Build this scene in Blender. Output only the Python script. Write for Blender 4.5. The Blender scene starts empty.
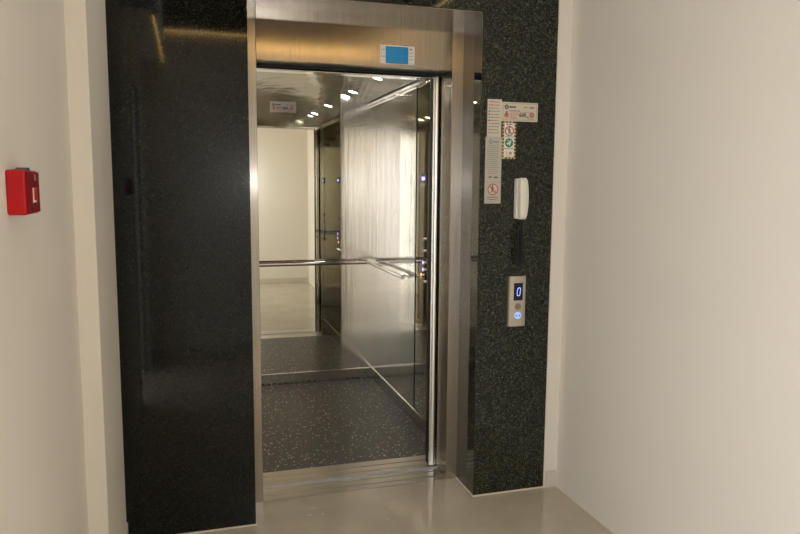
import bpy, bmesh, math, random
from mathutils import Vector, Matrix
random.seed(7)
S = bpy.context.scene
COL = S.collection

# ------------------------------------------------------------------ dimensions (metres)
D = 2.905            # front plane of the granite
J = 3.122            # front plane of the steel door frame
XL, XR = -0.343, 1.689     # lobby side walls
YB = -0.30           # lobby wall opposite the lift
ZC = 3.0             # lobby ceiling
GL0, GL1, GR0, GR1 = -0.283, 0.238, 1.253, 1.621
JL, JR, HZ = 0.291, 1.195, 2.0
CL, CR, CF, CB = 0.187, 1.299, 3.447, 5.0165     # car interior
XC = (CL + CR) / 2

# ------------------------------------------------------------------ materials
def newmat(name):
    m = bpy.data.materials.new(name); m.use_nodes = True
    nt = m.node_tree; b = nt.nodes['Principled BSDF']
    return m, nt, b
def setin(b, **k):
    for n, v in k.items():
        n = n.replace('_', ' ')
        if n in b.inputs: b.inputs[n].default_value = v
def C(r, g, b): return (r, g, b, 1)
def srgb(r, g, b):
    f = lambda c: (c/255/12.92) if c/255 <= .04045 else ((c/255+.055)/1.055)**2.4
    return (f(r), f(g), f(b), 1)
def node(nt, t, **k):
    n = nt.nodes.new(t)
    for a, v in k.items(): setattr(n, a, v)
    return n
def objcoord(nt, scale=(1, 1, 1)):
    tc = node(nt, 'ShaderNodeTexCoord'); mp = node(nt, 'ShaderNodeMapping')
    mp.inputs['Scale'].default_value = scale
    nt.links.new(tc.outputs['Object'], mp.inputs['Vector'])
    return mp.outputs['Vector']
def noise(nt, vec, scale, detail=2, rough=.5):
    n = node(nt, 'ShaderNodeTexNoise'); n.inputs['Scale'].default_value = scale
    n.inputs['Detail'].default_value = detail; n.inputs['Roughness'].default_value = rough
    nt.links.new(vec, n.inputs['Vector']); return n.outputs['Fac']
def ramp(nt, fac, stops):
    r = node(nt, 'ShaderNodeValToRGB'); e = r.color_ramp.elements
    while len(e) < len(stops): e.new(.5)
    for x, (p, c) in zip(e, stops): x.position = p; x.color = c
    nt.links.new(fac, r.inputs['Fac']); return r.outputs['Color']
def mix(nt, fac, a, b):
    m = node(nt, 'ShaderNodeMix', data_type='RGBA')
    L = nt.links
    if hasattr(fac, 'links'): L.new(fac, m.inputs[0])
    else: m.inputs[0].default_value = fac
    for s, v in ((6, a), (7, b)):
        if hasattr(v, 'links'): L.new(v, m.inputs[s])
        else: m.inputs[s].default_value = v
    return m.outputs[2]
def bump(nt, b, height, strength, dist=.001):
    n = node(nt, 'ShaderNodeBump'); n.inputs['Strength'].default_value = strength
    n.inputs['Distance'].default_value = dist
    nt.links.new(height, n.inputs['Height']); nt.links.new(n.outputs['Normal'], b.inputs['Normal'])

def plain(name, col, rough=.5, metal=0, **k):
    m, nt, b = newmat(name)
    setin(b, Base_Color=col, Roughness=rough, Metallic=metal, **k); return m
def emit(name, col, strength, base=C(.8, .8, .8)):
    m, nt, b = newmat(name)
    setin(b, Base_Color=base, Emission_Color=col, Emission_Strength=strength, Roughness=.4); return m
def plaster(name, col, col2):
    m, nt, b = newmat(name)
    v = objcoord(nt)
    c = ramp(nt, noise(nt, v, 1.3, 3), [(.35, col), (.65, col2)])
    nt.links.new(c, b.inputs['Base Color']); setin(b, Roughness=.62, Specular_IOR_Level=.25)
    bump(nt, b, noise(nt, v, 160, 2), .06, .001); return m

M = {}
M['plaster'] = plaster('cream_plaster', C(.76, .72, .65), C(.785, .74, .67))
M['ceil'] = plaster('white_ceiling_paint', C(.76, .76, .77), C(.80, .80, .81))
M['base'] = plain('cream_skirting', C(.62, .57, .49), .45)
M['grout'] = plain('pale_grout', C(.66, .60, .48), .8)

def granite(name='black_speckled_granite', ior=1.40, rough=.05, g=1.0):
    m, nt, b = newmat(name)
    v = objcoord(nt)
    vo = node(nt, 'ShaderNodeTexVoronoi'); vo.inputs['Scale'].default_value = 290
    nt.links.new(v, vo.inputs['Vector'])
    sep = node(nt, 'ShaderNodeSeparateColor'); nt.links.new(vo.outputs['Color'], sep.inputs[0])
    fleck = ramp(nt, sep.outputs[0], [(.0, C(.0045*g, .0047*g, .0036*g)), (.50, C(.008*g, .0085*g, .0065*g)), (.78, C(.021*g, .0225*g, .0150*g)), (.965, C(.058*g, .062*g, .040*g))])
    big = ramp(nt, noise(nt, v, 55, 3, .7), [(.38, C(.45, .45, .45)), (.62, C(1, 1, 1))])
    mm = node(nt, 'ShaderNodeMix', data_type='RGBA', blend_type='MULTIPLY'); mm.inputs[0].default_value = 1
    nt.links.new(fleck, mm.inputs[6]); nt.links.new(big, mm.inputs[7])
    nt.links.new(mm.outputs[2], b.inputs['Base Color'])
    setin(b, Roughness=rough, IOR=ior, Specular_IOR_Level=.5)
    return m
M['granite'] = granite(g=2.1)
M['granite_dark'] = granite('darker_black_granite', 1.37, .05, .5)  # same flecks as the other granite, darker gain for the left pillar

def steel(name, col, rough, aniso=0.0, streak=(260, 260, 3), amp=.12, rot=0.0, bumps=0.0, bscale=None, bdist=.001, streaks=0.0):
    m, nt, b = newmat(name)
    v = objcoord(nt, streak)
    n = noise(nt, v, 1, 3)
    lo = tuple(c*(1-amp) for c in col[:3])+(1,); hi = tuple(min(1, c*(1+amp)) for c in col[:3])+(1,)
    nt.links.new(ramp(nt, n, [(.3, lo), (.7, hi)]), b.inputs['Base Color'])
    setin(b, Metallic=1, Roughness=rough)
    if aniso:
        setin(b, Anisotropic=aniso, Anisotropic_Rotation=rot)
        g = node(nt, 'ShaderNodeNewGeometry'); cr = node(nt, 'ShaderNodeVectorMath', operation='CROSS_PRODUCT')
        nt.links.new(g.outputs['Normal'], cr.inputs[0]); cr.inputs[1].default_value = (0, 0, 1)
        ad = node(nt, 'ShaderNodeVectorMath', operation='ADD'); nt.links.new(cr.outputs[0], ad.inputs[0]); ad.inputs[1].default_value = (-.02, 0, 0)
        nt.links.new(ad.outputs[0], b.inputs['Tangent'])
    if bumps:
        bump(nt, b, noise(nt, objcoord(nt, bscale), 1, 2), bumps, bdist)
        if streaks:
            n2 = node(nt, 'ShaderNodeBump'); n2.inputs['Strength'].default_value = streaks; n2.inputs['Distance'].default_value = .004
            nt.links.new(noise(nt, objcoord(nt, (34, 34, 1.1)), 1, 3), n2.inputs['Height'])
            last = b.inputs['Normal'].links[0].from_node; nt.links.new(n2.outputs['Normal'], last.inputs['Normal'])
    return m
M['frame'] = steel('brushed_frame_steel', C(.50, .45, .385), .26, aniso=.97, rot=0.0)
M['mirror'] = steel('mirror_polished_steel', C(.78, .755, .66), .012, amp=.0)
M['sidewall'] = steel('patterned_car_steel', C(.80, .78, .74), .10, amp=.06, bumps=.22, bscale=(170, 170, 130), streaks=.30)
M['backpanel'] = steel('patterned_back_steel', C(.78, .76, .71), .15, amp=.05, bumps=.16, bscale=(170, 170, 130), streaks=.2)
M['polish'] = steel('polished_column_steel', C(.70, .67, .60), .035, amp=.03)
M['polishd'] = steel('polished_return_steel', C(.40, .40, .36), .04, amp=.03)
M['carceil'] = steel('polished_ceiling_steel', C(.26, .25, .22), .12, amp=.04, streak=(4, 4, 4), bumps=.5, bscale=(5, 2.2, 5), bdist=.02)
M['header'] = steel('polished_car_header_steel', C(.42, .40, .35), .10, amp=.05)
M['rail'] = plain('rail_chrome', C(.60, .58, .57), .10, 1)
M['satin'] = plain('satin_chrome', C(.86, .84, .80), .24, 1)
M['shadeband'] = plain('dim_wall_brown', C(.10, .07, .04), .5)  # dark brown standing in for the dim top of the walls
M['headsteel'] = steel('brushed_header_steel', C(.34, .305, .26), .16, aniso=.9)
M['stone'] = granite('glossy_black_granite_return', 2.15, .03)
M['chrome'] = plain('chrome', C(.82, .81, .80), .08, 1)
M['skirt'] = steel('skirting_steel', C(.50, .475, .43), .18)
M['alu'] = steel('sill_aluminium', C(.50, .48, .45), .30, streak=(3, 300, 300))
M['dark'] = plain('dark_void', C(.012, .012, .012), .7)
M['soffit'] = plain('dark_grey_soffit', C(.03, .032, .036), .35)
M['rubber'] = plain('black_rubber', C(.015, .015, .016), .45)
M['shaft'] = plain('raw_shaft_concrete', C(.10, .095, .09), .9)
M['red'] = plain('red_plastic', C(.44, .006, .010), .45, Specular_IOR_Level=.25)
M['redd'] = plain('dark_red_plastic', C(.19, .004, .008), .5, Specular_IOR_Level=.12)
M['white'] = plain('white_plastic', C(.78, .74, .66), .35)
M['silver'] = plain('satin_silver', C(.62, .56, .48), .32, .85)
M['brass'] = plain('bronze_button', C(.36, .29, .21), .35, .8)
M['navy'] = plain('dark_display_glass', C(.004, .006, .035), .12)
M['glow'] = emit('display_glow', C(.30, .44, 1), .9, C(.1, .15, .5))
M['glowb'] = emit('lit_button', C(.30, .50, 1), .6, C(.2, .3, .6))
M['violet'] = emit('violet_indicator', C(.22, .16, 1), 3.0)
M['orange'] = emit('orange_indicator', C(1, .35, .06), 1.5)
M['lamp'] = emit('car_downlight_glow', C(1, .93, .82), 60)
M['panel'] = emit('lobby_lamp_glow', C(1, .95, .87), 15)
M['cove'] = emit('warm_led_glow', C(1, .60, .17), 11)
M['coveb'] = emit('soft_warm_led_glow', C(1, .66, .25), 5)
# prints
M['paper'] = plain('cream_label_paper', C(.62, .56, .47), .55)
M['paperg'] = plain('grey_label_paper', C(.48, .45, .39), .5)
M['paperw'] = plain('white_label_paper', C(.78, .76, .72), .5)
M['ink'] = plain('dark_print', C(.05, .045, .045), .6)
M['inkg'] = plain('grey_print', C(.22, .20, .19), .6)
M['inkr'] = plain('red_print', C(.42, .07, .07), .6)
M['inkp'] = plain('pale_red_print', C(.55, .20, .17), .6)
M['inkgr'] = plain('green_print', C(.015, .22, .11), .6)
M['yellow'] = plain('yellow_print', C(.62, .48, .10), .6)
M['blue'] = plain('blue_print', C(.0, .27, .66), .45)
M['bluel'] = plain('pale_blue_print', C(.02, .36, .70), .45)

SCUFFS = [(.475, 2.935, .018, .0045), (.535, 2.925, .008, .006), (.80, 2.80, .006, .008), (.50, 2.99, .03, .003)]
def tile():
    m, nt, b = newmat('polished_beige_tile')
    v = objcoord(nt)
    br = node(nt, 'ShaderNodeTexBrick'); br.offset = 0.0
    br.inputs['Color1'].default_value = C(.50, .445, .35); br.inputs['Color2'].default_value = C(.515, .46, .36)
    br.inputs['Mortar'].default_value = C(.47, .415, .32)
    br.inputs['Scale'].default_value = 1; br.inputs['Mortar Size'].default_value = .0018
    br.inputs['Brick Width'].default_value = .8; br.inputs['Row Height'].default_value = .8
    mp = node(nt, 'ShaderNodeMapping'); mp.inputs['Location'].default_value = (-.03, .22, 0)
    nt.links.new(v, mp.inputs['Vector']); nt.links.new(mp.outputs[0], br.inputs['Vector'])
    cl = ramp(nt, noise(nt, v, 3.2, 4, .6), [(.3, C(.86, .86, .86)), (.7, C(1.06, 1.06, 1.06))])
    mm = node(nt, 'ShaderNodeMix', data_type='RGBA', blend_type='MULTIPLY'); mm.inputs[0].default_value = 1
    nt.links.new(br.outputs['Color'], mm.inputs[6]); nt.links.new(cl, mm.inputs[7])
    # a few pale scuffs
    sc = ramp(nt, noise(nt, objcoord(nt, (5, 26, 1)), 1.7, 2), [(.74, C(0, 0, 0)), (.78, C(.5, .5, .5))])
    out = mix(nt, sc, mm.outputs[2], C(.60, .55, .46))
    for cx, cyy, ax, ay in SCUFFS:
        mp2 = node(nt, 'ShaderNodeMapping'); mp2.inputs['Scale'].default_value = (1/ax, 1/ay, 0)
        mp2.inputs['Location'].default_value = (-cx/ax, -cyy/ay, 0)
        nt.links.new(v, mp2.inputs['Vector'])
        ln = node(nt, 'ShaderNodeVectorMath', operation='LENGTH'); nt.links.new(mp2.outputs[0], ln.inputs[0])
        out = mix(nt, ramp(nt, ln.outputs['Value'], [(.5, C(.7, .7, .7)), (1.0, C(0, 0, 0))]), out, C(.80, .77, .70))
    nt.links.new(out, b.inputs['Base Color'])
    rr = ramp(nt, noise(nt, v, 7, 3), [(.3, C(.07, .07, .07)), (.7, C(.13, .13, .13))])
    nt.links.new(rr, b.inputs['Roughness']); return m
M['tile'] = tile()
def terrazzo():
    m, nt, b = newmat('dark_flecked_car_floor')
    v = objcoord(nt)
    vo = node(nt, 'ShaderNodeTexVoronoi'); vo.inputs['Scale'].default_value = 75; vo.inputs['Randomness'].default_value = 1
    nt.links.new(v, vo.inputs['Vector'])
    sep = node(nt, 'ShaderNodeSeparateColor'); nt.links.new(vo.outputs['Color'], sep.inputs[0])
    inside = ramp(nt, vo.outputs['Distance'], [(.30, C(1, 1, 1)), (.42, C(0, 0, 0))])
    pick = ramp(nt, sep.outputs[1], [(.72, C(0, 0, 0)), (.93, C(1, 1, 1))])
    mu = node(nt, 'ShaderNodeMix', data_type='RGBA', blend_type='MULTIPLY'); mu.inputs[0].default_value = 1
    nt.links.new(inside, mu.inputs[6]); nt.links.new(pick, mu.inputs[7])
    fine = ramp(nt, noise(nt, v, 210, 3, .75), [(.36, C(.014, .0142, .0142)), (.68, C(.082, .082, .079))])
    out = mix(nt, mu.outputs[2], fine, C(.72, .70, .63))
    nt.links.new(out, b.inputs['Base Color']); setin(b, Roughness=.42, Specular_IOR_Level=.35); return m
M['terrazzo'] = terrazzo()

# ------------------------------------------------------------------ mesh helpers
def B(): return bmesh.new()
def box(bm, x0, x1, y0, y1, z0, z1, bev=0, seg=2, mi=0):
    t = bmesh.new()
    bmesh.ops.create_cube(t, size=1)
    for v in t.verts:
        v.co = Vector(((x0+x1)/2 + v.co.x*(x1-x0), (y0+y1)/2 + v.co.y*(y1-y0), (z0+z1)/2 + v.co.z*(z1-z0)))
    if bev: bmesh.ops.bevel(t, geom=t.edges[:], offset=bev, segments=seg, affect='EDGES', profile=.5)
    merge(bm, t, mi)
def merge(bm, t, mi=0):
    mp = {}
    for v in t.verts: mp[v] = bm.verts.new(v.co)
    for f in t.faces:
        try: g = bm.faces.new([mp[v] for v in f.verts]); g.material_index = mi; g.smooth = f.smooth
        except ValueError: pass
    t.free()
def cyl(bm, p, q, r, n=20, r2=None, mi=0, smooth=True, caps=True):
    p, q = Vector(p), Vector(q); d = (q-p).normalized()
    a = d.orthogonal().normalized(); b = d.cross(a)
    r2 = r if r2 is None else r2
    A = [bm.verts.new(p+(a*math.cos(t)+b*math.sin(t))*r) for t in [2*math.pi*i/n for i in range(n)]]
    Q = [bm.verts.new(q+(a*math.cos(t)+b*math.sin(t))*r2) for t in [2*math.pi*i/n for i in range(n)]]
    for i in range(n):
        f = bm.faces.new((A[i], A[(i+1) % n], Q[(i+1) % n], Q[i])); f.smooth = smooth; f.material_index = mi
    if caps:
        for L in (A[::-1], Q):
            f = bm.faces.new(L); f.material_index = mi
def tube(bm, pts, r, n=8, mi=0):
    rings = []; up = None
    for i, p in enumerate(pts):
        p = Vector(p)
        d = (Vector(pts[min(i+1, len(pts)-1)])-Vector(pts[max(i-1, 0)])).normalized()
        a = d.orthogonal().normalized() if up is None else (up-d*up.dot(d)).normalized()
        up = a; b = d.cross(a)
        rings.append([bm.verts.new(p+(a*math.cos(t)+b*math.sin(t))*r) for t in [2*math.pi*k/n for k in range(n)]])
    for A, Q in zip(rings, rings[1:]):
        for k in range(n):
            f = bm.faces.new((A[k], A[(k+1) % n], Q[(k+1) % n], Q[k])); f.smooth = True; f.material_index = mi
    bm.faces.new(rings[0][::-1]); bm.faces.new(rings[-1])
def prism(bm, prof, axis, a0, a1, mi=0, smooth=False):
    """closed profile (u,v) extruded along axis x/y/z"""
    def at(u, v, w): return {'x': (w, u, v), 'y': (u, w, v), 'z': (u, v, w)}[axis]
    A = [bm.verts.new(at(u, v, a0)) for u, v in prof]; Q = [bm.verts.new(at(u, v, a1)) for u, v in prof]
    n = len(prof)
    for i in range(n):
        f = bm.faces.new((A[i], A[(i+1) % n], Q[(i+1) % n], Q[i])); f.smooth = smooth; f.material_index = mi
    bm.faces.new(A[::-1]).material_index = mi; bm.faces.new(Q).material_index = mi
def obj(name, bm, mats, parent=None, **props):
    bmesh.ops.recalc_face_normals(bm, faces=bm.faces[:])
    for e in bm.edges:
        if len(e.link_faces) == 2 and e.calc_face_angle(0) > .75: e.smooth = False
    me = bpy.data.meshes.new(name); bm.to_mesh(me); bm.free()
    for m in (mats if isinstance(mats, (list, tuple)) else [mats]): me.materials.append(m)
    o = bpy.data.objects.new(name, me); COL.objects.link(o)
    if parent:
        o.parent = parent
        p = parent; off = Vector((0, 0, 0))
        while p: off += p.location; p = p.parent
        for v in me.vertices: v.co -= off      # all shapes are written in world metres
    for k, v in props.items(): o[k] = v
    return o
def struct(name, bm, mats, label=None):
    o = obj(name, bm, mats); o['kind'] = 'structure'
    if label: o['label'] = label
    return o
def thing(name, loc, label, cat, group=None):
    o = bpy.data.objects.new(name, None); COL.objects.link(o); o.location = loc
    o.empty_display_size = .05; o['label'] = label; o['category'] = cat
    if group: o['group'] = group
    return o
def tag(o, label, cat, group=None):
    o['label'] = label; o['category'] = cat
    if group: o['group'] = group
    return o

# ------------------------------------------------------------------ the setting
b = B(); box(b, -4.5, 1.9, -.5, J, -.12, 0); struct('floor', b, M['tile'], 'polished beige tile floor of the lift lobby')
b = B(); box(b, XL-.15, XR+.15, YB-.15, J, ZC, ZC+.12); struct('ceiling', b, M['ceil'])
b = B(); box(b, XR, XR+.14, YB-.15, J, 0, ZC); struct('wall_right', b, M['plaster'], 'plain cream plaster wall right of the lift')
b = B(); box(b, XL-.15, XR+.14, YB-.14, YB, 0, ZC); struct('wall_back', b, M['plaster'])
OY0, OY1, OZ = .22, 1.02, 2.15       # daylight doorway in the left wall, beside the camera
b = B(); box(b, XL-.14, XL, YB-.14, OY0, 0, ZC); box(b, XL-.14, XL, OY1, 2.34, 0, ZC); box(b, XL-.14, XL, OY0, OY1, OZ, ZC)
struct('wall_left', b, M['plaster'], 'cream plaster wall left of the lift carrying the red call point')
b = B(); box(b, XL-.14, GL0, 2.34, J, 0, ZC); struct('wall_left_pier', b, M['plaster'], 'shallow cream plaster pier between left wall and black granite')
b = B(); box(b, GR1, XR, 2.899, J, 0, ZC); struct('wall_front_strip', b, M['plaster'], 'narrow cream wall strip right of the black granite')
b = B(); box(b, XL-.03, XL+.012, OY0-.045, OY0, 0, OZ+.045); box(b, XL-.03, XL+.012, OY1, OY1+.045, 0, OZ+.045); box(b, XL-.03, XL+.012, OY0, OY1, OZ, OZ+.045)
struct('door_1', b, M['base'], 'pale casing of the daylight doorway')
# granite facing, in slabs, edges slightly irregular where it meets the plaster
def granite_slab(name, x0, x1, y0, y1, z0, z1, jag=None, label=None):
    b = B(); box(b, x0, x1, y0, y1, z0, z1, .0008, 1); return struct(name, b, M['stone'] if 'return' in name else M['granite'], label)
def jagged(name, x0, x1, y0, y1, z0, z1, side, label):
    b = B(); n = 46
    prev = None
    rows = []
    for i in range(n+1):
        z = z0+(z1-z0)*i/n
        j = random.uniform(0, .0035)
        a, c = (x0-j, x1) if side == 'l' else (x0, x1+j)
        rows.append([b.verts.new(p) for p in ((a, y0, z), (c, y0, z), (c, y1, z), (a, y1, z))])
    for A, Q in zip(rows, rows[1:]):
        for k in range(4): b.faces.new((A[k], A[(k+1) % 4], Q[(k+1) % 4], Q[k]))
    b.faces.new(rows[0][::-1]); b.faces.new(rows[-1])
    return struct(name, b, M['granite_dark' if 'left' in name else 'granite'], label)
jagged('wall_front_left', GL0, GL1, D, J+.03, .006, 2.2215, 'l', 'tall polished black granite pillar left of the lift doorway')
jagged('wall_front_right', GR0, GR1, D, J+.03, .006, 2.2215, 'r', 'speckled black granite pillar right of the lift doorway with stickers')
granite_slab('wall_front_return', GR0-.0012, GR0+.01, D+.003, J+.001, .006, 2.2205, label='glossy black granite return of the right pillar')
granite_slab('wall_front_top', GL0, GR1, D, J+.03, 2.224, ZC, label='black granite lintel across the top of the lift doorway')
b = B(); box(b, GL0, GL1, D+.004, J, 2.218, 2.226); box(b, GR0, GR1, D+.004, J, 2.218, 2.226); struct('trim_1', b, M['dark'])
# grout line at the foot of the granite
b = B()
box(b, GL0, GL1+.004, D-.005, D+.01, 0, .006); box(b, GL1-.004, GL1+.004, D, J, 0, .006)
box(b, GR0-.005, GR1, D-.005, D+.01, 0, .006); box(b, GR0-.005, GR0+.01, D+.01, J, 0, .006)
struct('trim_2', b, M['grout'], 'pale grout line along the foot of the granite')
b = B(); box(b, GR1+.006, XR, 2.8965, 2.899, 0, .085, .002); struct('baseboard_front', b, M['base'])
b = B(); box(b, GL0, GL0+.006, 2.345, D, 0, .085, .002); struct('baseboard_left', b, M['base'])
b = B(); box(b, XL, XR, YB, YB+.012, 0, .075, .002); struct('baseboard_back', b, M['base'])
b = B(); box(b, XR-.0035, XR, YB, 2.893, 0, .004); struct('trim_3', b, M['grout'])
# lift shaft behind the front wall
b = B()
box(b, -.75, -.65, J+.03, 5.4, -.4, 2.9); box(b, 2.35, 2.45, J+.03, 5.4, -.4, 2.9)
box(b, -.75, 2.45, 5.3, 5.4, -.4, 2.9); box(b, -.75, 2.45, J+.03, 5.4, 2.9, 3.0); box(b, -.75, 2.45, J+.03, 5.4, -.5, -.4)
box(b, -.75, GL0, J, J+.03, -.4, 2.9); box(b, GR1, 2.45, J, J+.03, -.4, 2.9)
struct('wall_shaft', b, M['shaft'])

# ------------------------------------------------------------------ landing door frame
fr = thing('elevator_door_frame', ((JL+JR)/2, J, 0), 'brushed steel lift door frame set back between the two black granite pillars', 'door frame')
b = B(); box(b, GL1, JL, J, J+.14, 0, 2.224, .0015, 1); obj('jamb', b, M['frame'], fr)
b = B(); box(b, JR, GR0, J, J+.14, 0, 2.224, .0015, 1); obj('jamb', b, M['frame'], fr)
b = B(); box(b, JL, JR, J+.001, J+.014, HZ, 2.224, .0015, 1); obj('header', b, M['headsteel'], fr)
b = B(); box(b, JL, JR, J+.014, J+.145, HZ+.006, 2.224); obj('header_soffit', b, M['soffit'], fr, label='dark soffit behind the header')
b = B(); box(b, GL1, GR0, D+.006, J, 2.2215, 2.2238); obj('soffit', b, M['headsteel'], fr, label='steel soffit under the granite lintel')
def sill(bm, y0, y1, grooves):
    # grooved profile: list of (y centre, half width)
    pr = [(y0, -.06), (y0, 0)]
    for c, h in grooves: pr += [(c-h, 0), (c-h, -.004), (c+h, -.004), (c+h, 0)]
    pr += [(y1, 0), (y1, -.06)]
    # extrude along x, as quads strip to stay planar
    A = [bm.verts.new((JL, y, z+.001)) for y, z in pr]; Q = [bm.verts.new((JR+.06, y, z+.001)) for y, z in pr]
    for i in range(len(pr)-1): bm.faces.new((A[i], A[i+1], Q[i+1], Q[i]))
    bm.faces.new((A[-1], A[0], Q[0], Q[-1])); bm.faces.new(A[::-1]); bm.faces.new(Q)
b = B(); sill(b, J+.002, 3.258, [(3.170, .006), (3.228, .006)]); obj('sill', b, M['alu'], fr, label='grooved aluminium landing sill')
for y0 in (3.150, 3.208):
    b = B(); box(b, JR+.018+(y0-3.15)*.12, JR+.47, y0, y0+.04, .008, HZ+.03, .003); obj('door_panel', b, M['polish'], fr, label='open landing door panel')
b = B(); box(b, JL-.03, JR+.47, 3.262, 3.270, HZ-.004, HZ+.2); obj('door_track', b, M['dark'], fr, label='dark track behind the header')

# ------------------------------------------------------------------ the lift car
car = thing('elevator_car', (XC, (CF+CB)/2, 0), 'open steel lift car with mirrored back wall, handrails and dark flecked floor', 'elevator')
b = B(); box(b, CL, CR, CF, CB, -.05, 0); obj('car_floor', b, M['terrazzo'], car, label='dark floor with pale flecks')
b = B(); sill(b, 3.289, CF, [(3.325, .006), (3.385, .006)]); obj('car_sill', b, M['alu'], car, label='grooved aluminium car sill')
PX = 1.062
b = B(); box(b, CL-.02, PX-.001, CB, CB+.02, 0, 2.26); obj('back_wall', b, M['mirror'], car, label='mirror polished back wall')
b = B(); box(b, PX+.001, CR+.02, CB, CB+.02, 0, 2.26); bp_ = obj('back_side_panel', b, M['backpanel'], car, label='patterned steel panel in the back right corner')
for z in (.55, .965, 1.085, 1.75):
    b = B(); cyl(b, (PX+.006, CB, z), (PX+.006, CB-.003, z), .0055, 12, .004); obj('screw', b, M['skirt'], bp_)
b = B(); box(b, CL-.02, CL, CF, CB, 0, 2.26); obj('side_wall', b, M['sidewall'], car, label='patterned steel left side wall')
PY = 3.962
b = B(); box(b, CR, CR+.02, PY+.003, 4.89, 0, 2.26, .001, 1); box(b, CR, CR+.02, 4.892, CB, 0, 2.26, .001, 1)
sw = obj('side_wall', b, M['sidewall'], car, label='patterned steel right side wall')
b = B(); box(b, CR, CR+.02, CF, PY, 0, 2.26, .001, 1); cp = obj('control_column', b, M['polish'], car, label='polished column carrying the control buttons')
b = B(); box(b, CR-.003, CR+.001, PY-.002, PY+.005, .09, 2.05); obj('column_edge', b, M['dark'], cp)
# control panel details on the column
b = B(); box(b, CR-.006, CR, 3.765, 3.865, 1.480, 1.535, .002); obj('display', b, M['navy'], cp, label='dark blue floor display')
b = B(); box(b, CR-.0068, CR-.006, 3.79, 3.84, 1.495, 1.515); obj('display_digit', b, M['violet'], cp)
for i, (z, yy, k) in enumerate([(1.16, 3.80, 0), (1.09, 3.80, 0), (1.02, 3.80, 1), (.98, 3.80, 1), (.945, 3.83, 2), (.91, 3.79, 0)]):
    b = B(); cyl(b, (CR, yy, z), (CR-.008, yy, z), .014, 20); bt = obj('button', b, M['chrome'], cp)
for z, yy, mt in ((1.02, 3.80, 'violet'), (.98, 3.80, 'violet'), (.945, 3.83, 'orange')):
    b = B(); cyl(b, (CR-.008, yy, z), (CR-.0092, yy, z), .009, 16); obj('button_light', b, M[mt], cp)
# front returns and car header (inside faces polished)
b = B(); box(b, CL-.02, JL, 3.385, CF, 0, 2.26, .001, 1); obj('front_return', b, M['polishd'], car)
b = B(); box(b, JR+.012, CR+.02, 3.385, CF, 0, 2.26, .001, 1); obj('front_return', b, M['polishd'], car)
b = B(); box(b, JL, JR+.012, 3.375, CF, HZ, 2.26, .001, 1); obj('car_header', b, M['header'], car)
b = B(); box(b, JL-.04, JR+.012, 3.30, 3.372, HZ-.012, HZ+.012, .004); obj('header_rail', b, M['chrome'], car, label='chrome rail under the car header')
b = B(); box(b, 1.167, 1.62, 3.292, 3.345, .010, HZ+.02, .004, 3); dp = obj('car_door_panel', b, M['polish'], car, label='open car door slid into the wall')
b = B(); box(b, 1.163, 1.171, 3.289, 3.300, .011, HZ+.018, .0025, 2); prism(b, [(1.184+.0145*math.cos(t), 3.2925+.0105*math.sin(t)) for t in [math.pi+math.pi*i/14 for i in range(15)]], 'z', .011, HZ+.018, smooth=True); obj('edge_strip', b, M['satin'], dp)
b = B(); box(b, 1.1618, 1.168, 3.303, 3.34, .012, HZ+.016, .001, 1); obj('safety_edge', b, M['rubber'], dp)
# vaulted ceiling
def zc(x): return 2.168-.098*((x-XC)/.556)**2
b = B(); n = 28; pr = [(CL+(CR-CL)*i/n, zc(CL+(CR-CL)*i/n)) for i in range(n+1)]
for (ya, yb) in ((CF, 4.118), (4.118, 4.7485), (4.7505, CB)):
    A = [b.verts.new((x, ya, z)) for x, z in pr]; Q = [b.verts.new((x, yb, z)) for x, z in pr]
    A2 = [b.verts.new((x, ya, z+.012)) for x, z in pr]; Q2 = [b.verts.new((x, yb, z+.012)) for x, z in pr]
    for i in range(n):
        b.faces.new((A[i], A[i+1], Q[i+1], Q[i])).smooth = True
        b.faces.new((A2[i], Q2[i], Q2[i+1], A2[i+1]))
        b.faces.new((A[i], A2[i], A2[i+1], A[i+1])); b.faces.new((Q[i], Q[i+1], Q2[i+1], Q2[i]))
    b.faces.new((A[0], Q[0], Q2[0], A2[0])); b.faces.new((A[n], A2[n], Q2[n], Q[n]))
obj('car_ceiling', b, M['carceil'], car, label='vaulted polished steel ceiling')
b = B(); box(b, CL, CR, CF, CB, 2.19, 2.20); obj('ceiling_backing', b, M['dark'], car)
for s in (1, -1):
    xw = CR if s > 0 else CL
    b = B()
    x0, x1 = sorted((xw, xw-s*.013)); box(b, x0, x1, CF, CB, 2.055, 2.066, .003)
    x0, x1 = sorted((xw, xw-s*.010)); box(b, x0, x1, CF, CB, 2.036, 2.044, .002)
    obj('cornice', b, M['chrome'], car)
for x in (XC-.385, XC+.385):
    for y in (3.56, 4.225, 4.895):
        z = zc(x); sl = math.atan(-2*.098*(x-XC)/.556**2)
        b = B(); N = Vector((math.sin(sl), 0, -math.cos(sl))); P0 = Vector((x, y, z))
        # ring
        m_ = 24; R0, R1, h = .040, .029, .007
        a = Vector((math.cos(sl), 0, math.sin(sl))); c = Vector((0, 1, 0))
        def ringv(r, d): return [b.verts.new(P0+N*d+(a*math.cos(t)+c*math.sin(t))*r) for t in [2*math.pi*i/m_ for i in range(m_)]]
        q = [ringv(R0, -.003), ringv(R0-.003, h*.7), ringv((R0+R1)/2, h), ringv(R1, h*.6), ringv(R1, -.003)]
        for u, v in zip(q, q[1:]):
            for i in range(m_): b.faces.new((u[i], u[(i+1) % m_], v[(i+1) % m_], v[i])).smooth = True
        dl = obj('downlight', b, M['chrome'], car)
        b = B(); cyl(b, P0+N*.0005, P0+N*.0035, R1-.0005, 24); obj('lens', b, M['lamp'], dl)
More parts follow.
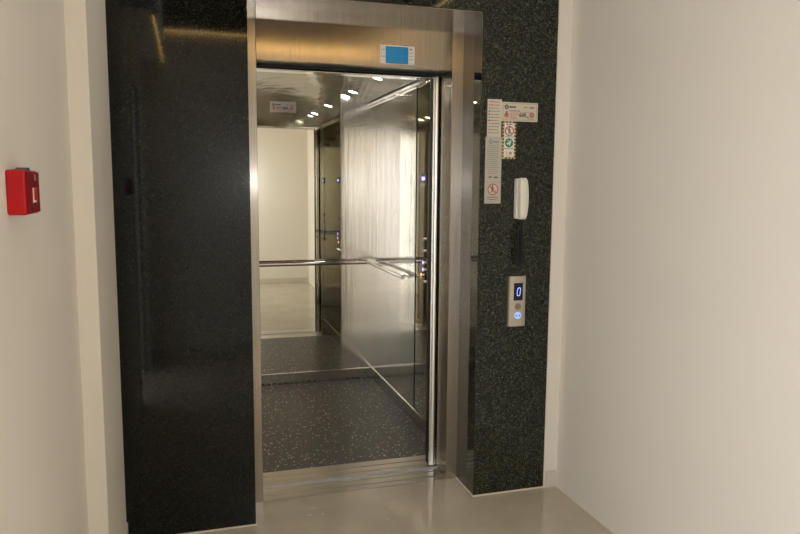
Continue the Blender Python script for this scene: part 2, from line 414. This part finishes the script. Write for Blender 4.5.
# skirtings
b = B(); box(b, CL, CR, CB-.012, CB, 0, .081, .0015, 1)
x = CL+.03
while x < CR-.03:
    if not (.985 < x < 1.07): box(b, x, x+.016, CB-.0128, CB-.011, .006, .016, mi=1)
    x += .042
obj('skirting', b, [M['skirt'], M['dark']], car, label='steel skirting with dark vent slots')
b = B(); box(b, CR-.004, CR, CF, CB-.012, 0, .082, .001, 1); box(b, CR-.0045, CR, CF, CB-.012, .0835, .0855, .0005, 1, mi=1); obj('skirting', b, [M['skirt'], M['header']], car)
b = B(); box(b, CL, CL+.012, CF, CB-.012, 0, .086, .0015, 1); obj('skirting', b, M['skirt'], car)
b = B(); box(b, CL, CR, CB-.0135, CB-.012, .0785, .082); obj('skirting_edge', b, M['chrome'], car)
# handrails: flattened oval bars with end caps and brackets
def oval(w, h, n=20): return [(w*math.cos(t), h*math.sin(t)) for t in [2*math.pi*i/n for i in range(n)]]
b = B(); prism(b, [(CB-.058+u, .898+v) for u, v in oval(.010, .0155)], 'x', CL+.03, 1.243, smooth=True); rb = obj('handrail', b, M['rail'], car, label='chrome handrail on the back wall')
for x in (CL+.18, XC, 1.12):
    b = B(); cyl(b, (x, CB, .893), (x, CB-.056, .893), .008, 14); cyl(b, (x, CB, .893), (x, CB-.004, .893), .018, 18); obj('bracket', b, M['chrome'], rb)
b = B(); prism(b, [(CR-.058+u, .903+v) for u, v in oval(.009, .0115)], 'y', 4.03, 4.875, smooth=True); rs = obj('handrail', b, M['rail'], car, label='chrome handrail on the right side wall')
for y in (4.12, 4.78):
    b = B(); cyl(b, (CR, y, .898), (CR-.056, y, .898), .008, 14); cyl(b, (CR, y, .898), (CR-.004, y, .898), .018, 18); obj('bracket', b, M['chrome'], rs)
for P, d in (((CR-.058, 4.03, .903), (0, -.006, 0)), ((CR-.058, 4.875, .903), (0, .006, 0))):
    b = B(); cyl(b, P, Vector(P)+Vector(d), .0108, 18, .008); obj('end_cap', b, M['chrome'], rs)
b = B(); cyl(b, (1.243, CB-.058, .898), (1.249, CB-.058, .898), .0165, 18, .012); obj('end_cap', b, M['chrome'], rb)

# ------------------------------------------------------------------ printed stickers (front towards -y)
class Sheet:
    def __init__(s, x0, z0, w, h, y, base, t=.0009, skew=0):
        s.b = B(); s.x0, s.z0, s.w, s.h, s.y = x0, z0, w, h, y; s.mats = [base]; s.k = 0; s.t = t
        box(s.b, x0, x0+w, y-t, y+.0006, z0, z0+h)
    def mi(s, m):
        if m not in s.mats: s.mats.append(m)
        return s.mats.index(m)
    def poly(s, pts, m, lift=1):
        yy = s.y-s.t-.0003*lift
        f = s.b.faces.new([s.b.verts.new((s.x0+u, yy, s.z0+v)) for u, v in pts]); f.material_index = s.mi(m)
    def rect(s, u0, u1, v0, v1, m, lift=1): s.poly([(u0, v0), (u1, v0), (u1, v1), (u0, v1)], m, lift)
    def disc(s, u, v, r, m, lift=1, n=28): s.poly([(u+r*math.cos(t), v+r*math.sin(t)) for t in [2*math.pi*i/n for i in range(n)]], m, lift)
    def ring(s, u, v, r0, r1, m, lift=2, n=32):
        for i in range(n):
            a, c = 2*math.pi*i/n, 2*math.pi*(i+1)/n
            s.poly([(u+r0*math.cos(a), v+r0*math.sin(a)), (u+r1*math.cos(a), v+r1*math.sin(a)), (u+r1*math.cos(c), v+r1*math.sin(c)), (u+r0*math.cos(c), v+r0*math.sin(c))], m, lift)
    def bar(s, p, q, w, m, lift=2):
        p, q = Vector(p), Vector(q); n = (q-p).normalized(); n = Vector((-n.y, n.x))*w/2
        s.poly([p+n, p-n, q-n, q+n], m, lift)
    def words(s, u0, u1, v, h, m, gap=.0018):
        u = u0
        while u < u1-.003:
            w = min(random.uniform(.004, .013), u1-u); s.rect(u, u+w, v, v+h*random.uniform(.8, 1), m); u += w+gap
    def lines(s, u0, u1, v0, v1, n, m, h=None):
        for i in range(n):
            v = v1-(v1-v0)*(i+.5)/n; s.words(u0, u1-random.uniform(0, .25)*(u1-u0), v, h or (v1-v0)/n*.4, m)
    def frame(s, u0, u1, v0, v1, w, m):
        s.rect(u0, u1, v0, v0+w, m); s.rect(u0, u1, v1-w, v1, m); s.rect(u0, u0+w, v0, v1, m); s.rect(u1-w, u1, v0, v1, m)
    def person(s, u, v, h, m, lift=3):
        s.disc(u, v+h*.42, h*.10, m, lift, 12)
        s.bar((u, v+h*.30), (u-h*.03, v-h*.05), h*.16, m, lift)
        s.bar((u-h*.03, v-h*.02), (u+h*.14, v-h*.42), h*.09, m, lift); s.bar((u-h*.03, v-h*.02), (u-h*.17, v-h*.40), h*.09, m, lift)
        s.bar((u, v+h*.24), (u+h*.22, v+h*.04), h*.07, m, lift); s.bar((u, v+h*.24), (u-h*.20, v+h*.02), h*.07, m, lift)
    def text(s, body, u, v, size, m, lift=2):
        cu = bpy.data.curves.new('print', 'FONT'); cu.body = body; cu.size = size; cu.resolution_u = 3; cu.offset = size*.035
        o = bpy.data.objects.new('print', cu); COL.objects.link(o)
        bpy.context.view_layer.update()
        me = bpy.data.meshes.new_from_object(o.evaluated_get(bpy.context.evaluated_depsgraph_get()))
        k = s.mi(m); vs = [s.b.verts.new((s.x0+u+p.co.x, s.y-s.t-.0003*lift, s.z0+v+p.co.y)) for p in me.vertices]
        for f in me.polygons:
            try: s.b.faces.new([vs[i] for i in f.vertices]).material_index = k
            except ValueError: pass
        bpy.data.objects.remove(o); bpy.data.meshes.remove(me); bpy.data.curves.remove(cu)
    def build(s, name, label, cat, group=None):
        o = obj(name, s.b, s.mats); o2 = tag(o, label, cat, group)
        # origin at the sheet's lower middle
        c = Vector((s.x0+s.w/2, s.y, s.z0))
        for v in o.data.vertices: v.co -= c
        o.location = c; return o

def capacity(x0, z0, w, h, y, base, label):
    s = Sheet(x0, z0, w, h, y, base)
    k = w/.18
    s.frame(.006*k, w-.006*k, .006*k, h-.005*k, .0012*k, M['inkg'])
    s.disc(.024*k, h-.022*k, .0105*k, M['ink']); s.disc(.024*k, h-.022*k, .006*k, M['paperg'], 2); s.bar((.018*k, h-.022*k), (.030*k, h-.022*k), .003*k, M['ink'], 3)
    s.words(.038*k, .074*k, h-.026*k, .010*k, M['ink'], .0012)
    s.words(.108*k, .128*k, h-.024*k, .006*k, M['inkg']); s.words(.138*k, .164*k, h-.026*k, .009*k, M['inkg'], .001)
    s.words(.036*k, .090*k, h-.040*k, .005*k, M['inkg'])
    s.rect(.040*k, .150*k, h-.0445*k, h-.043*k, M['inkr'])
    s.disc(.024*k, .026*k, .012*k, M['inkp']); s.disc(.024*k, .041*k, .004*k, M['ink'], 2, 12); s.bar((.024*k, .038*k), (.024*k, .024*k), .009*k, M['inkr'], 2)
    for i, e in enumerate((.085, .075, .08)): s.words(.042*k, e*k, (.031-.009*i)*k, .0035*k, M['inkr'])
    s.text('600', .086*k, .0205*k, .024*k, M['ink']); s.text('kg', .124*k, .0165*k, .011*k, M['ink'])
    s.disc(.150*k, .030*k, .0125*k, M['inkp']); s.ring(.150*k, .030*k, .009*k, .0125*k, M['inkr'])
    s.words(.132*k, .166*k, .011*k, .003*k, M['inkg'])
    return s.build('capacity_sticker', label, 'sticker')
ys = D
# list of instructions, its lower end under the grey notice
s = Sheet(1.2825, 1.6845, .069, .166, ys, M['paper'])
for i in range(11):
    v = .152-.0136*i
    s.words(.006, .060-random.uniform(0, .008), v, .0042, M['inkr'] if i in (0, 1, 7) else (M['inkgr'] if i == 2 else M['inkg']))
    if i in (3, 4, 6): s.disc(.008, v+.002, .0035, M['ink'], 2, 10)
s.build('instruction_sticker', 'tall cream instruction sticker of printed lines at the top left of the sticker cluster', 'sticker')
s = Sheet(1.2765, 1.3865, .080, .2975, ys, M['paperg'])
s.disc(.025, .277, .0095, M['inkg']); s.disc(.025, .277, .0055, M['paperg'], 2); s.words(.038, .066, .273, .008, M['inkg'], .001)
s.lines(.014, .070, .130, .262, 15, M['inkg'], .003)
s.rect(.009, .0105, .15, .25, M['inkg'])
s.words(.018, .034, .116, .006, M['ink'], .001); s.words(.044, .064, .115, .007, M['ink'], .0008)
s.rect(.0, .080, .0965, .0975, M['inkg'])
s.disc(.040, .064, .026, M['paper']); s.person(.038, .064, .038, M['ink']); s.ring(.040, .064, .0215, .0262, M['inkr'], 4); s.bar((.023, .080), (.057, .048), .005, M['inkr'], 4)
s.words(.012, .068, .026, .006, M['inkg']); s.words(.014, .064, .016, .005, M['inkg'])
s.build('notice_sticker', 'long grey notice sticker with a red prohibition circle at its lower end', 'sticker')
capacity(1.352, 1.7565, .179, .0845, ys, M['paper'], 'wide cream load capacity sticker topping the sticker cluster on the granite')
s = Sheet(1.3585, 1.588, .066, .1684, ys, M['paperw'])
def hazard(u0, u1, v0, v1, vert):
    n = int(max(u1-u0, v1-v0)/.0075)
    for i in range(n):
        a, c = i/n, (i+1)/n; m = M['ink'] if i % 2 else M['yellow']
        if vert: s.rect(u0, u1, v0+(v1-v0)*a, v0+(v1-v0)*c, m)
        else: s.rect(u0+(u1-u0)*a, u0+(u1-u0)*c, v0, v1, m)
hazard(0, .008, 0, .168, True); hazard(.058, .066, 0, .168, True); hazard(.008, .058, 0, .008, False); hazard(.008, .058, .160, .168, False)
s.words(.018, .048, .152, .005, M['ink'])
s.disc(.033, .125, .021, M['paperw']); s.person(.033, .125, .034, M['ink']); s.ring(.033, .125, .0175, .0225, M['inkr'], 4); s.bar((.019, .139), (.047, .111), .0045, M['inkr'], 4)
s.words(.012, .054, .097, .0035, M['inkgr'])
s.disc(.033, .072, .0205, M['inkgr']); s.bar((.022, .066), (.042, .078), .007, M['paperw'], 2); s.bar((.034, .060), (.042, .084), .006, M['paperw'], 2); s.disc(.028, .082, .003, M['paperw'], 2, 10)
s.words(.012, .054, .045, .004, M['inkgr'])
s.bar((.018, .034), (.026, .020), .003, M['inkp']); s.disc(.041, .026, .007, M['inkp']); s.words(.016, .05, .012, .003, M['inkg'])
s.build('safety_sticker', 'narrow safety sticker with hazard striped border, red circle and green circle', 'sticker')
capacity(.559, 1.970, .182, .0745, CB-.0005, M['paperg'], 'small load capacity sticker high on the mirrored back wall of the car')
s = Sheet(.8445, 2.016, .1645, .082, J+.001, M['paperw'])
s.rect(.026, .134, .001, .077, M['blue'])
for i in range(9): s.rect(.034, .034+random.uniform(.05, .09), .009+i*.0072, .0115+i*.0072, M['bluel'], 2)
s.disc(.146, .068, .004, M['ink'], 2, 12); s.words(.140, .158, .05, .003, M['inkp']); s.words(.140, .158, .036, .003, M['inkp']); s.words(.140, .158, .022, .003, M['inkp'])
s.words(.006, .021, .06, .003, M['inkg']); s.words(.006, .021, .03, .003, M['inkg'])
s.build('door_sticker', 'blue and white sticker on the steel header above the lift opening', 'sticker')

# ------------------------------------------------------------------ intercom handset
ph = thing('intercom_phone', (1.452, D, 1.21), 'white wall intercom handset with hanging black coiled cord on the right granite', 'intercom')
b = B(); box(b, 1.4225, 1.470, D-.026, D, 1.317, 1.500, .005, 3); obj('cradle', b, M['white'], ph, label='white wall cradle')
# handset: bowed bar with thicker ear and mouth ends
b = B(); rows = []
n = 22
for i in range(n+1):
    t = i/n; z = 1.3165+(1.503-1.3165)*t
    e = min(1, min(t, 1-t)*14)**.5*1.0                   # rounded ends
    bow = 1-(2*t-1)**2
    hw = (.018+.004*bow)*(.85+.15*e)
    cx = 1.4490+.0015*bow
    y1 = D-.024-.008*bow; y0 = D-.050-.008*bow+.006*(1-e)
    rr = .008; ring = []
    for (sx, sy, a0) in ((1, 1, 0), (-1, 1, 90), (-1, -1, 180), (1, -1, 270)):
        for k in range(4):
            a = math.radians(a0+30*k)
            ring.append(b.verts.new((cx+sx*(hw-rr)+rr*math.cos(a), (y0+y1)/2+sy*((y1-y0)/2-rr)+rr*math.sin(a), z)))
    rows.append(ring)
for A, Q in zip(rows, rows[1:]):
    for k in range(16): b.faces.new((A[k], A[(k+1) % 16], Q[(k+1) % 16], Q[k])).smooth = True
b.faces.new(rows[0][::-1]); b.faces.new(rows[-1])
box(b, 1.437, 1.474, D-.034, D-.024, 1.452, 1.496, .004, 2); box(b, 1.437, 1.474, D-.034, D-.024, 1.322, 1.366, .004, 2)
obj('handset', b, M['white'], ph, label='white handset hanging in its cradle')
b = B(); pts = []
path = [(1.455, D-.035, 1.318)]+[(1.4575, D-.022, 1.30-.0035*i) for i in range(52)]
path += [(1.4465+.011*math.cos(a), D-.022, 1.118-.010*math.sin(a)) for a in [math.pi*i/8 for i in range(1, 8)]]
path += [(1.4350, D-.022, 1.12+.0035*i) for i in range(44)]+[(1.4355, D-.02, 1.30), (1.4360, D-.016, 1.319)]
m_ = 16*len(path)//3
for i in range(m_+1):
    t = i/m_*(len(path)-1); k = min(int(t), len(path)-2); f = t-k
    p = Vector(path[k]).lerp(Vector(path[k+1]), f); d = (Vector(path[k+1])-Vector(path[k])).normalized()
    a = Vector((0, 1, 0)); c = d.cross(a).normalized(); ang = i*2*math.pi/9
    pts.append(p+(a*math.cos(ang)+c*math.sin(ang))*.0068)
tube(b, pts, .0021, 6); obj('coiled_cord', b, M['rubber'], ph, label='black coiled cord')

# ------------------------------------------------------------------ landing call panel
lp = thing('elevator_call_panel', (1.448, D, .816), 'silver lift call panel with lit zero display and glowing button under the handset', 'call panel')
b = B(); prof = [(1.4045, D), (1.4045, D-.012), (1.4085, D-.0165), (1.43, D-.0185), (1.466, D-.0185), (1.4865, D-.0165), (1.4905, D-.012), (1.4905, D)]
prism(b, prof, 'z', .816, 1.051); obj('face_plate', b, M['silver'], lp)
yp = D-.0185
b = B(); box(b, 1.4265, 1.4725, yp-.0015, yp+.002, .938, 1.020, .001, 1); dsp = obj('display', b, M['navy'], lp, label='dark blue floor display')
b = B()                                                    # figure 0, slightly slanted
for i in range(36):
    a0, a1 = 2*math.pi*i/36, 2*math.pi*(i+1)/36
    def P(a, r):
        ex = lambda v: math.copysign(abs(v)**.6, v)
        u, w = ex(math.cos(a))*(.0100 if r else .0058), ex(math.sin(a))*(.0205 if r else .0160)
        return (1.4515+u+w*.10, yp-.0019, .979+w)
    b.faces.new([b.verts.new(q) for q in (P(a0, 0), P(a0, 1), P(a1, 1), P(a1, 0))])
obj('display_digit', b, M['glow'], dsp, label='glowing figure 0')
b = B(); cyl(b, (1.449, yp+.002, .9095), (1.449, yp-.002, .9095), .0155, 28); cyl(b, (1.449, yp-.002, .9095), (1.449, yp-.003, .9095), .011, 24); obj('key_switch', b, M['brass'], lp, label='unlit bronze button')
b = B(); cyl(b, (1.449, yp+.002, .8675), (1.449, yp-.003, .8675), .0195, 30); bt = obj('call_button', b, M['chrome'], lp, label='round chrome call button')
b = B(); cyl(b, (1.449, yp-.003, .8675), (1.449, yp-.0042, .8675), .0170, 28); obj('button_light', b, M['glowb'], bt, label='glowing white blue disc')
b = B()
for sx in (-1, 1):
    cx = 1.449+sx*.0075
    prism(b, [(cx-.0045, .8675-.0035), (cx+.0045, .8675-.0035), (cx, .8675+.005)] if sx < 0 else [(cx-.0045, .8675+.0035), (cx, .8675-.005), (cx+.0045, .8675+.0035)], 'y', yp-.0052, yp-.004)
obj('arrow_marks', b, M['ink'], bt)

# ------------------------------------------------------------------ red fire call point on the left wall
fa = thing('fire_call_point', (XL, 1.588, 1.402), 'red fire alarm call point box on the cream left wall', 'fire alarm')
X1 = -.304
b = B(); box(b, XL, X1-.004, 1.526, 1.641, 1.402, 1.491, .004, 3); obj('housing', b, M['red'], fa)
b = B(); box(b, X1-.004, X1, 1.529, 1.638, 1.405, 1.488, .0018, 2); fp = obj('front_plate', b, M['redd'], fa, label='darker red front plate')
b = B(); box(b, X1, X1+.002, 1.557, 1.606, 1.425, 1.457, .001, 1); gl = obj('push_window', b, M['red'], fp)
b = B(); box(b, X1+.002, X1+.0026, 1.560, 1.570, 1.426, 1.455); box(b, X1+.002, X1+.0026, 1.572, 1.592, 1.4265, 1.430); obj('white_marking', b, M['white'], gl, label='small white marking')
b = B(); box(b, X1, X1+.0006, 1.592, 1.600, 1.470, 1.482); obj('label_mark', b, M['inkp'], fp)
b = B(); prism(b, [(1.551, 1.490), (1.551, 1.4918), (1.585, 1.4935), (1.592, 1.4965), (1.597, 1.490)], 'x', XL+.006, X1-.008); obj('cover_tab', b, M['ink'], fa, label='dark tab on top')

# ------------------------------------------------------------------ lobby lamps (above and behind the camera)
def lamp(x, y, label):
    t = thing('ceiling_light', (x, y, ZC), label, 'ceiling light')
    b = B(); cyl(b, (x, y, ZC), (x, y, ZC-.018), .155, 40); cyl(b, (x, y, ZC-.018), (x, y, ZC-.024), .155, 40, .146); obj('lamp_ring', b, M['white'], t)
    b = B(); cyl(b, (x, y, ZC-.0235), (x, y, ZC-.026), .138, 40); obj('diffuser', b, M['panel'], t)
lamp(.10, .45, 'round ceiling light nearer to the back wall of the lobby')
lamp(-.08, 2.52, 'round ceiling light nearer to the lift doors')
def led(name, x0, x1, y0, y1, z, label, side):
    t = thing(name, ((x0+x1)/2, (y0+y1)/2, z), label, 'light strip')
    b = B(); box(b, x0, x1, y0, y1, z, z+.03, .002, 1); obj('profile', b, M['silver'], t)
    b = B(); box(b, x0+.002, x1-.002, y0+.002, y1-.002, z-.004, z); obj('diffuser', b, M['coveb'] if side == 'r' else M['cove'], t)
b = B(); box(b, XL, -.165, YB, 1.40, 2.469, ZC); struct('wall_bulkhead', b, M['ceil'])
b = B(); box(b, XL, XR, YB, YB+.05, 2.729, ZC); struct('trim_4', b, M['shadeband'], 'added brown pelmet along the top of the wall opposite the lift')  # added board, darkens the upper wall mirrored in the steel header
led('ceiling_light_strip', XL, XR, YB-.001, YB+.030, 2.70, 'warm light strip along the wall opposite the lift', 'b')
b = B(); box(b, XR-.05, XR, YB+.06, 1.95, 2.729, ZC); struct('trim_5', b, M['shadeband'], 'added brown pelmet along the top of the right wall')  # added as well, browns the right wall's part of the header reflection
led('ceiling_light_strip', XR-.022, XR+.001, YB+.06, 1.9, 2.70, 'warm light strip along the top of the right lobby wall', 'r')
led('ceiling_light_strip', -.182, -.168, YB+.04, 1.38, 2.44, 'warm light strip under the lobby ceiling bulkhead', 'l')

# ------------------------------------------------------------------ daylight and added flash stand-in
w = bpy.data.worlds.new('World'); S.world = w; w.use_nodes = True
bg = w.node_tree.nodes['Background']; bg.inputs['Color'].default_value = C(.93, .97, 1.0); bg.inputs['Strength'].default_value = 4.6
pl = bpy.data.lights.new('doorway_portal', 'AREA'); pl.shape = 'RECTANGLE'; pl.size = OZ; pl.size_y = OY1-OY0
pl.cycles.is_portal = True
po = bpy.data.objects.new('doorway_portal', pl); COL.objects.link(po); po.location = (XL-.145, (OY0+OY1)/2, OZ/2); po.rotation_euler = (0, -math.pi/2, 0)
fl = bpy.data.lights.new('flash_stand_in', 'POINT'); fl.energy = 9.0; fl.shadow_soft_size = .025; fl.color = (.92, .95, 1)  # added bare point light, stands in for a flash
fo = bpy.data.objects.new('flash_stand_in', fl); COL.objects.link(fo); fo.location = (.54, .06, 1.50)  # well right of the camera, where its mirror images stay hidden

# ------------------------------------------------------------------ camera
f, pi_, ya, ro, h = 693.1576, .1177, .2943, .0075, 1.4668
fwd = Vector((math.sin(ya)*math.cos(pi_), math.cos(ya)*math.cos(pi_), -math.sin(pi_)))
r0 = Vector((math.cos(ya), -math.sin(ya), 0)); u0 = r0.cross(fwd)
R = r0*math.cos(ro)+u0*math.sin(ro); U = u0*math.cos(ro)-r0*math.sin(ro)
cam = bpy.data.cameras.new('camera'); cam.sensor_width = 36; cam.lens = f/800*36; cam.clip_start = .02
co = bpy.data.objects.new('camera', cam); COL.objects.link(co)
mw = Matrix((R, U, -fwd)).transposed().to_4x4(); mw.translation = (0, 0, h); co.matrix_world = mw
S.camera = co
vs = S.view_settings; vs.view_transform = 'Standard'; vs.look = 'None'; vs.gamma = 1; vs.use_curve_mapping = False
vs.exposure = 0.42
cy = S.cycles
cy.use_denoising = True; cy.max_bounces = 14; cy.diffuse_bounces = 6; cy.glossy_bounces = 10
cy.blur_glossy = .3; cy.sample_clamp_indirect = 6; cy.caustics_reflective = True
